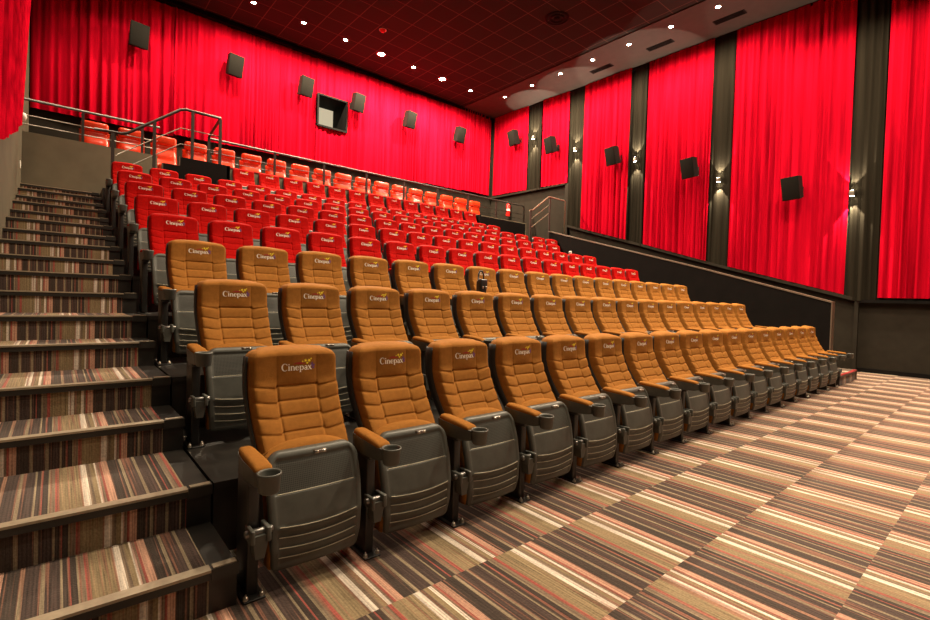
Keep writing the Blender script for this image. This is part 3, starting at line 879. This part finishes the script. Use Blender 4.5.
# right wall: red curtains with dark drapes between
def rp(y): return (rwx(y), y, 0)
reds = [(13.70, 11.96, 'red curtain in the back corner of the side wall'), (11.29, 10.17, 'narrow red curtain between the first and second dark drapes'),
        (9.57, 7.92, 'red side wall curtain between the second and third dark drapes'), (7.41, 5.60, 'red side wall curtain between the third and fourth dark drapes'),
        (5.06, 2.66, 'wide red side wall curtain over the parapet end'), (2.09, -5.9, 'red side wall curtain beyond the last dark drape, over open floor')]
for k, (ya, yb, lab) in enumerate(reds):
    zt = ZC - .05
    o = curtain('curtain', rp(ya), rp(yb), lambda b: rake(b.y) + .01, zt, (-1, 0, 0), .055, .16, 60 + k, M['curtain'], off=.13)
    tag(o, lab, 'curtain', 'red curtains on the side wall')
darks = [(11.93, 11.32, 'dark drape with a wall lamp nearest the back corner'), (10.14, 9.60, 'dark drape with a wall lamp, second from the back corner'), (7.88, 7.44, 'dark drape with a wall lamp, third from the back corner'),
         (5.57, 5.09, 'dark drape with a wall lamp, fourth from the back corner'), (2.62, 2.12, 'dark drape with a wall lamp by the upright trim strip')]
for k, (ya, yb, lab) in enumerate(darks):
    o = curtain('drape', rp(ya), rp(yb), lambda b: rake(b.y) - .06 if b.y < 10.2 else 2.868 + 2.4, ZC - .05, (-1, 0, 0), .025, .12, 80 + k, M['darkdrape'], off=.10)
    tag(o, lab, 'drape', 'dark drapes between the red curtains')
# left wall curtain over the stairs
o = curtain('curtain', (WLX, 4.0, 0), (WLX, 8.75, 0), lambda b: np.interp(b.y, [4, 6.4, 8.75], [2.0, 2.74, 3.44]), ZC - .05, (1, 0, 0), .05, .19, 99, M['curtain'], off=.09, fan=.95)
tag(o, 'red curtain on the wall beside the stairs, above the olive dado', 'curtain')

# ================================================================== BACK ROW RECLINERS
def make_recliner():
    root = empty('recliner')
    m = MB(); m.rbox(-.22, .22, -.62, .12, .02, .28, .03); m.build('base', M['leather'], root)
    m = MB(); m.rbox(-.21, .21, -.66, .02, .28, .47, .06, seg=5); m.build('seat', M['leather'], root)
    zs = np.linspace(.42, 1.08, 20); us = np.linspace(-1, 1, 17)
    F = np.zeros((20, 17, 3)); Bk = F.copy()
    for i, z in enumerate(zs):
        e = min((z - .42) / .05, (1.08 - z) / .05, 1); e = math.sqrt(max(0, 1 - (1 - e) ** 2))
        w = .262
        y = -.02 + .22 * (z - .42)
        F[i, :, 0] = Bk[i, :, 0] = us * w; F[i, :, 2] = Bk[i, :, 2] = z
        pill = .5 + .5 * np.abs(np.sin((z - .42) / .66 * PI * 2.5))
        F[i, :, 1] = y + .07 - (.10 + .04 * pill) * e * np.sqrt(np.clip(1 - np.abs(us) ** 5, 0, 1)); Bk[i, :, 1] = y + .09
    fixn(slab(F, Bk).mesh('x', M['leather']))
    link('backrest', fixn(slab(F, Bk).mesh('backrest', M['leather'])), root)
    m = MB(); m.rbox(-.235, .235, -.03, .15, 1.03, 1.25, .055, seg=5)
    link('headrest', m.mesh('headrest', M['leather']), root, (0, .05, 0))
    for s in (-1, 1):
        m = MB(); m.rbox(s * .255 - .045, s * .255 + .045, -.60, .08, .05, .60, .04, seg=4); m.build('armrest', M['leather'], root)
    index_kids(root)
    return root
proto = None
REC = 18
for i in range(REC):
    if proto is None: o = proto = make_recliner()
    else: o = copy_tree(proto)
    o.location = (.60 + .636 * i, 12.95, ZP)
    lab = f"red leather recliner on the upper platform, {ORD[i + 1]} from the stairs side"
    if i == REC - 1: lab = 'red leather recliner on the upper platform, last before the fire extinguisher'
    tag(o, lab, 'recliner', 'leather recliners in the back row')

# ================================================================== RAILS
root = tag(empty('guard_rail', (0, 0, 0)), 'long dark guard rail in front of the back row recliners', 'railing')
yr = YP + .05
mb = MB(); mb.tube([(WLX, yr, 4.64), (1.60, yr, 4.645)], .024); mb.build('top_rail', M['rail'], root)
mb = MB(); mb.tube([(2.50, yr, 4.645), (11.6, yr, 4.675), (12.55, yr, 4.68), (12.62, yr, 4.63), (12.63, yr, 4.07)], .024); mb.build('top_rail', M['rail'], root)
for zz in (4.36, 4.20):
    mb = MB(); mb.tube([(WLX, yr, zz), (1.56, yr, zz)], .010, 8); mb.build('bar', M['bar'], root)
    mb = MB(); mb.tube([(2.52, yr, zz), (12.62, yr, zz + .01)], .008, 8); mb.build('bar', M['rail'], root)
for x in (.36, 1.30, 2.52, 3.93, 5.16, 6.37, 7.57, 8.77, 10.0, 11.25):
    mb = MB(); mb.box(x - .022, x + .022, yr - .022, yr + .022, 4.06, 4.63); mb.build('post', M['rail'], root)

root = tag(empty('stair_handrail', (0, 0, 0)), 'dark handrail climbing beside the side steps at the stair head', 'railing')
yh = 10.60
mb = MB(); mb.tube([(.48, yh, 4.06), (.86, yh, 4.07), (.95, yh, 4.10), (1.77, yh, 4.74), (1.86, yh, 4.77), (2.46, yh, 4.765), (2.47, yh + .05, 4.76), (2.50, 11.70, 4.66)], .026)
mb.build('top_rail', M['rail'], root)
for dz in (.34, .64):
    mb = MB(); mb.tube([(.78, yh, 3.98 - dz + .03), (1.78, yh, 4.74 - dz), (2.46, yh, 4.74 - dz)], .010, 8); mb.build('bar', M['bar'], root)
for x, z0, z1 in ((.74, 3.05, 4.05), (1.36, 3.22, 4.42), (1.98, 3.85, 4.76), (2.47, 3.85, 4.74)):
    mb = MB(); mb.box(x - .024, x + .024, yh - .024, yh + .024, z0, z1); mb.build('post', M['rail'], root)
mb = MB(); mb.box(2.476, 2.524, 11.66, 11.70, 3.82, 4.66); mb.build('post', M['rail'], root)

root = tag(empty('exit_handrail', (0, 0, 0)), 'short sloping handrail by the side wall beyond the platform', 'railing')
ye = 9.90
mb = MB(); mb.tube([(10.88, ye, 4.07), (11.02, ye, 4.09), (11.72, ye, 4.59), (11.79, ye, 4.605), (12.50, ye, 4.605), (12.56, ye, 4.57), (12.57, ye, 2.90)], .022)
mb.build('top_rail', M['railbright'], root)
for dz in (.27, .53):
    mb = MB(); mb.tube([(10.98, ye, 4.09 - dz), (11.76, ye, 4.62 - dz)], .013, 8); mb.build('bar', M['railbright'], root)
for x, z0, z1 in ((10.93, 2.51, 4.07), (11.80, 0, 4.60)):
    mb = MB(); mb.box(x - .02, x + .02, ye - .02, ye + .02, z0, z1); mb.build('post', M['rail'], root)

# ================================================================== SPEAKERS
def make_speaker(loc, rz, label, group):
    root = empty('wall_speaker', loc, rz)       # faces local -y, tipped down towards the seats
    m = MB(); m.hexa([(-.19, -.12, -.26), (.19, -.12, -.26), (.14, .13, -.24), (-.14, .13, -.24), (-.19, -.12, .26), (.19, -.12, .26), (.14, .13, .24), (-.14, .13, .24)])
    T = Matrix.Rotation(math.radians(14), 4, 'X')
    me = m.mesh('cabinet', M['speakerbox']); me.transform(T); link('cabinet', me, root)
    m = MB(); m.rbox(-.185, .185, -.138, -.118, -.255, .255, .008); me = m.mesh('grille', M['speaker']); me.transform(T); link('grille', me, root)
    m = MB(); m.tube([(0, .08, -.05), (0, .30, -.05)], .025, 8); m.box(-.06, .06, .28, .31, -.14, .06); m.build('bracket', M['speakerbox'], root)
    return tag(root, label, 'speaker', group)
def near(P, d=.30):     # bring a point on the wall out to the cabinet along the sight line
    P = Vector(P); c = Vector((0, 0, 1.3)); return c + (P - c) * (1 - d)
wn = ['above the stairs', 'second from the stairs', 'beside the booth window on the stairs side', 'just past the booth window', 'second past the booth window', 'last before the corner']
for i, (x, z) in enumerate(((1.436, 7.362), (3.567, 7.354), (5.496, 7.381), (7.161, 7.385), (9.096, 7.356), (11.278, 7.372))):
    k = 1 - .34 / 14
    make_speaker((x * k, bwy(x) - .36, 1.3 + (z - 1.3) * k), math.radians(9), f"grey box speaker on the back wall, {wn[i]}", 'speakers on the back wall')
rn_ = ['in the corner, highest of the five', 'between the first and second dark drapes', 'between the second and third dark drapes', 'between the third and fourth dark drapes', 'lowest, on the wide curtain over the parapet']
for i, (y, z) in enumerate(((12.741, 7.408), (10.986, 6.767), (8.55, 5.90), (6.168, 5.096), (3.733, 4.183))):
    k = 1 - .38 / 13.1
    make_speaker((rwx(y) - .38, y * k, 1.3 + (z - 1.3) * k), math.radians(-90 - 13), f"dark box speaker on the side wall, {rn_[i]}", 'speakers on the side wall')

# ================================================================== LAMPS
LS = 1.0
WARM = (1.0, .80, .56)
def spot(loc, target, energy, angle, blend=.5, radius=.06, col=WARM):
    l = D.lights.new('lamp_light', 'SPOT'); l.energy = energy * LS; l.spot_size = math.radians(angle); l.spot_blend = blend
    l.shadow_soft_size = radius; l.color = col
    o = D.objects.new('lamp_light', l); C.objects.link(o); o.location = loc
    d = Vector(target) - Vector(loc); o.rotation_euler = d.to_track_quat('-Z', 'Y').to_euler()
    return o
def downlight(x, y, label, group, energy, angle=130, tilt=(0, 0), big=False, zoff=0.0):
    z = ZC - (.03 if x > 11.35 else 0)
    root = empty('ceiling_downlight', (x, y, z))
    r = .13 if big else .07
    m = MB(); m.lathe([(r * .72, -.002), (r * .78, -.014), (r, -.016), (r * 1.12, -.006), (r * 1.12, 0)], (0, 0, 0), 20); m.build('trim_ring', M['lamp'], root)
    m = MB(); m.lathe([(0, -.006), (r * .74, -.006)], (0, 0, 0), 20); m.build('lens', M['lit'], root)
    tag(root, label, 'ceiling light', group)
    s = spot((x, y, z - .06), (x + tilt[0], y + tilt[1], 0), energy, angle, .6, .07)
    return root
g = 'downlights in the ceiling border along the side wall'
ysr = [12.04, 10.80, 9.64, 8.47, 7.31, 6.14, 5.0]
for i, y in enumerate(ysr):
    downlight(11.78, y, f"small lit downlight in the side ceiling border, {ORD[i + 1]} from the back corner", g, 150, angle=174)
g = 'downlights in the ceiling along the back wall'
for i, x in enumerate((3.61, 4.86, 6.05, 7.17, 8.31, 9.43, 10.63)):
    big = i in (3, 5)
    lab = f"lit ceiling downlight along the back wall, {ORD[i + 1]} from the stairs side" + (', blazing bright' if big else '')
    downlight(x, 12.55, lab, g, 480 if big else 240, angle=174, big=big)
for x in (1.3, 2.45):
    spot((x, 12.55, ZC - .08), (x, 12.55, 0), 110, 130, .6, .07)
for y, e in ((3.85, 130), (2.70, 130), (1.55, 130), (.40, 130), (-.75, 130)):
    spot((11.78, y, ZC - .08), (11.78, y, 0), e, 130, .6, .07)
# house lights in the ceiling over the open front of the hall (outside the photograph)
for x, y, e in ((1.2, 2.5, 200), (4.0, 2.6, 330), (6.8, 2.4, 460), (9.4, 2.2, 460), (1.2, .6, 80), (4.0, .6, 130), (7.2, .6, 200), (9.8, .4, 210),
                (1.2, 5.4, 25), (4.0, 5.2, 25), (6.8, 4.8, 25), (2.0, -2.6, 70), (7.0, -2.6, 110)):
    spot((x, y, ZC - .06), (x, y, 0), e, 140, .7, .16)

for x, y, e in ((1.6, 8.8, 340), (3.8, 8.6, 340), (6.0, 8.2, 340)):  # unseen spots without fittings, added to brighten the last red rows
    spot((x, y, ZC - .06), (x, y + 1.9, 2.5), e, 75, .8, .16)

def make_sconce(y, z, label):
    x = rwx(y) - .20
    root = empty('wall_sconce', (x, y, z))
    m = MB(); m.rbox(-.045, .045, -.045, .045, -.055, .055, .01); m.box(.04, .12, -.03, .03, -.03, .03); m.build('body', M['lamp'], root)
    m = MB(); m.box(-.03, .03, -.03, .03, .0555, .058); m.build('lens', M['lit'], root)
    m = MB(); m.box(-.03, .03, -.03, .03, -.058, -.0555); m.build('lens', M['lit'], root)
    tag(root, label, 'wall lamp', 'up and down wall lamps on the dark drapes')
    spot((x, y, z + .10), (x, y, ZC), (42 if z > 7 else 34 * (ZC - z) if z > 5.5 else 60), 84 if z > 7 else 70, .08, .015, (1, .84, .62))
    spot((x, y, z - .10), (x, y, 0), 120, 64, .12, .015, (1, .84, .62))
for i, (y, z) in enumerate(((11.62, 7.12), (9.82, 6.33), (7.68, 5.58), (5.33, 4.60), (2.58, 3.86))):
    make_sconce(y, z, f"lit up and down wall lamp, {ORD[i + 1]} from the back corner")

# ================================================================== CEILING AND WALL FITTINGS
root = tag(empty('ceiling_vent', (9.46, 7.91, ZC)), 'round black air diffuser in the dark ceiling tiles', 'vent')
m = MB(); m.lathe([(.30, 0), (.30, -.02), (.27, -.03), (.24, -.02)], (0, 0, 0), 28); m.build('outer_ring', M['speakerbox'], root)
m = MB(); m.lathe([(.19, -.012), (.19, -.03), (.15, -.036), (.13, -.018)], (0, 0, 0), 28); m.build('inner_ring', M['speakerbox'], root)
m = MB(); m.lathe([(0, -.034), (.07, -.034), (.08, -.02), (.08, 0)], (0, 0, 0), 20); m.build('core', M['speakerbox'], root)
for y, lab in ((6.76, 'black slot vent in the ceiling border, nearer the back corner'), (4.99, 'black slot vent in the ceiling border, nearer the hall front'), (8.6, 'black slot vent in the ceiling border, closest to the back corner')):
    root = tag(empty('slot_vent', (12.42, y, ZC - .03)), lab, 'vent', 'slot vents in the ceiling border')
    m = MB(); m.box(-.10, .10, -.36, .36, -.012, 0); m.build('frame', M['speakerbox'], root)
    for k in range(4):
        m = MB(); m.box(-.082 + .045 * k, -.060 + .045 * k, -.33, .33, -.020, -.012); m.build('slat', M['blackwall'], root)
root = tag(empty('smoke_detector', (6.55, 11.41, ZC)), 'small red ceiling detector near the bright downlights', 'detector')
m = MB(); m.lathe([(0, -.06), (.04, -.06), (.07, -.03), (.08, 0)], (0, 0, 0), 18); m.build('body', M['extred'], root)
m = MB(); m.lathe([(.08, 0), (.10, -.008), (.10, 0)], (0, 0, 0), 18); m.build('base', M['white'], root)

# fire extinguisher hung on the side wall behind the platform
root = tag(empty('fire_extinguisher', (rwx(12.8) - .13, 12.80, 4.46)), 'red fire extinguisher on the side wall behind the platform rail', 'extinguisher')
m = MB(); m.lathe([(0, 0), (.07, 0), (.08, .02), (.08, .40), (.06, .46), (.03, .48), (.025, .52), (0, .52)], (0, 0, 0), 18); m.build('cylinder', M['extred'], root)
m = MB(); m.lathe([(.081, .21), (.0815, .22), (.0815, .27), (.081, .28)], (0, 0, 0), 18); m.build('label_band', M['white'], root)
m = MB(); m.rbox(-.05, .02, -.02, .02, .52, .57, .008); m.tube([(-.03, 0, .54), (-.10, 0, .50), (-.10, 0, .25), (-.09, 0, .12)], .011, 8); m.build('valve_and_hose', M['black'], root)
m = MB(); m.box(.06, .13, -.03, .03, .2, .3); m.build('wall_bracket', M['black'], root)

# things left on the seats
bx, by, bz = X0 + PITCH_X * 6 + ARM_X - .012, 4.42, rowz(3) + .614 - .022 + .028
root = tag(empty('shoulder_bag', (bx, by, bz), .1), 'small black bag standing on an armrest of the third row', 'bag')
m = MB(); m.rbox(-.060, .060, -.045, .045, 0, .21, .025, seg=4); m.build('bag_body', M['black'], root)
m = MB(); m.rbox(-.063, .063, -.052, .02, .12, .225, .02, seg=4); m.build('flap', M['black'], root)
m = MB(); m.tube([(-.05, .01, .20), (-.045, .012, .28), (-.02, .014, .325), (.02, .014, .325), (.045, .012, .28), (.05, .01, .20)], .010, 8); m.build('strap', M['black'], root)
for x in (-.032, .032):
    m = MB(); m.rbox(x - .012, x + .012, -.060, -.050, .105, .135, .003); m.build('buckle', M['steel'], root)
root = tag(empty('paper_cup', (X0 + PITCH_X * 16 - ARM_X - .012, rowy(6) + .02, rowz(6) - .022 + .6395)), 'pale paper cup standing on the end armrest of the sixth row', 'cup')
m = MB(); m.lathe([(0, 0), (.026, 0), (.033, .06), (.040, .21), (.042, .212)], (0, 0, 0), 18); m.build('cup', M['white'], root)
m = MB(); m.lathe([(.043, .208), (.044, .222), (.036, .230), (.034, .240), (0, .242)], (0, 0, 0), 18); m.build('lid', M['white'], root)

# small fittings on the stairs side wall
root = tag(empty('wall_lamp_globe', (WLX + .10, 8.95, 3.60)), 'small white globe fitting on the wall at the curtain corner', 'wall fitting')
m = MB(); m.lathe([(0, -.06), (.045, -.045), (.06, 0), (.045, .045), (0, .06)], (0, 0, 0), 16); m.build('globe', M['white'], root)
m = MB(); m.box(-.10, -.03, -.02, .02, -.02, .02); m.build('stem', M['lamp'], root)
m = MB(); m.rbox(0, .014, -.04, .04, -.06, .06, .004); o = m.build('light_switch', M['white'], None, (WLX, 10.95, 3.32))
tag(o, 'small white switch plate on the olive wall near the stair head', 'switch')

# ================================================================== CAMERA
def setup_camera():
    f, yaw, pitch, roll = 480.5661, .7057, -.0214, -.0309
    fw = Vector((sin(yaw) * cos(pitch), cos(yaw) * cos(pitch), sin(pitch)))
    r = Vector((cos(yaw), -sin(yaw), 0)); d = fw.cross(r)
    c, s = cos(roll), sin(roll)
    R = r * c + d * s; Dn = d * c - r * s
    cam = D.cameras.new('camera'); o = D.objects.new('camera', cam); C.objects.link(o)
    U = -Dn; B = -fw
    o.matrix_world = Matrix(((R.x, U.x, B.x, 0), (R.y, U.y, B.y, 0), (R.z, U.z, B.z, 1.30), (0, 0, 0, 1)))
    cam.sensor_fit = 'HORIZONTAL'; cam.sensor_width = 36; cam.lens = f / 930 * 36
    cam.clip_start = .02; cam.clip_end = 100
    SC.camera = o
setup_camera()

w = D.worlds.new('world'); SC.world = w; w.use_nodes = True
w.node_tree.nodes['Background'].inputs['Color'].default_value = (0, 0, 0, 1)
SC.view_settings.exposure = 1.6
SC.cycles.max_bounces = 6
SC.cycles.diffuse_bounces = 4
SC.cycles.glossy_bounces = 2
SC.cycles.use_denoising = True
SC.cycles.sample_clamp_indirect = 8
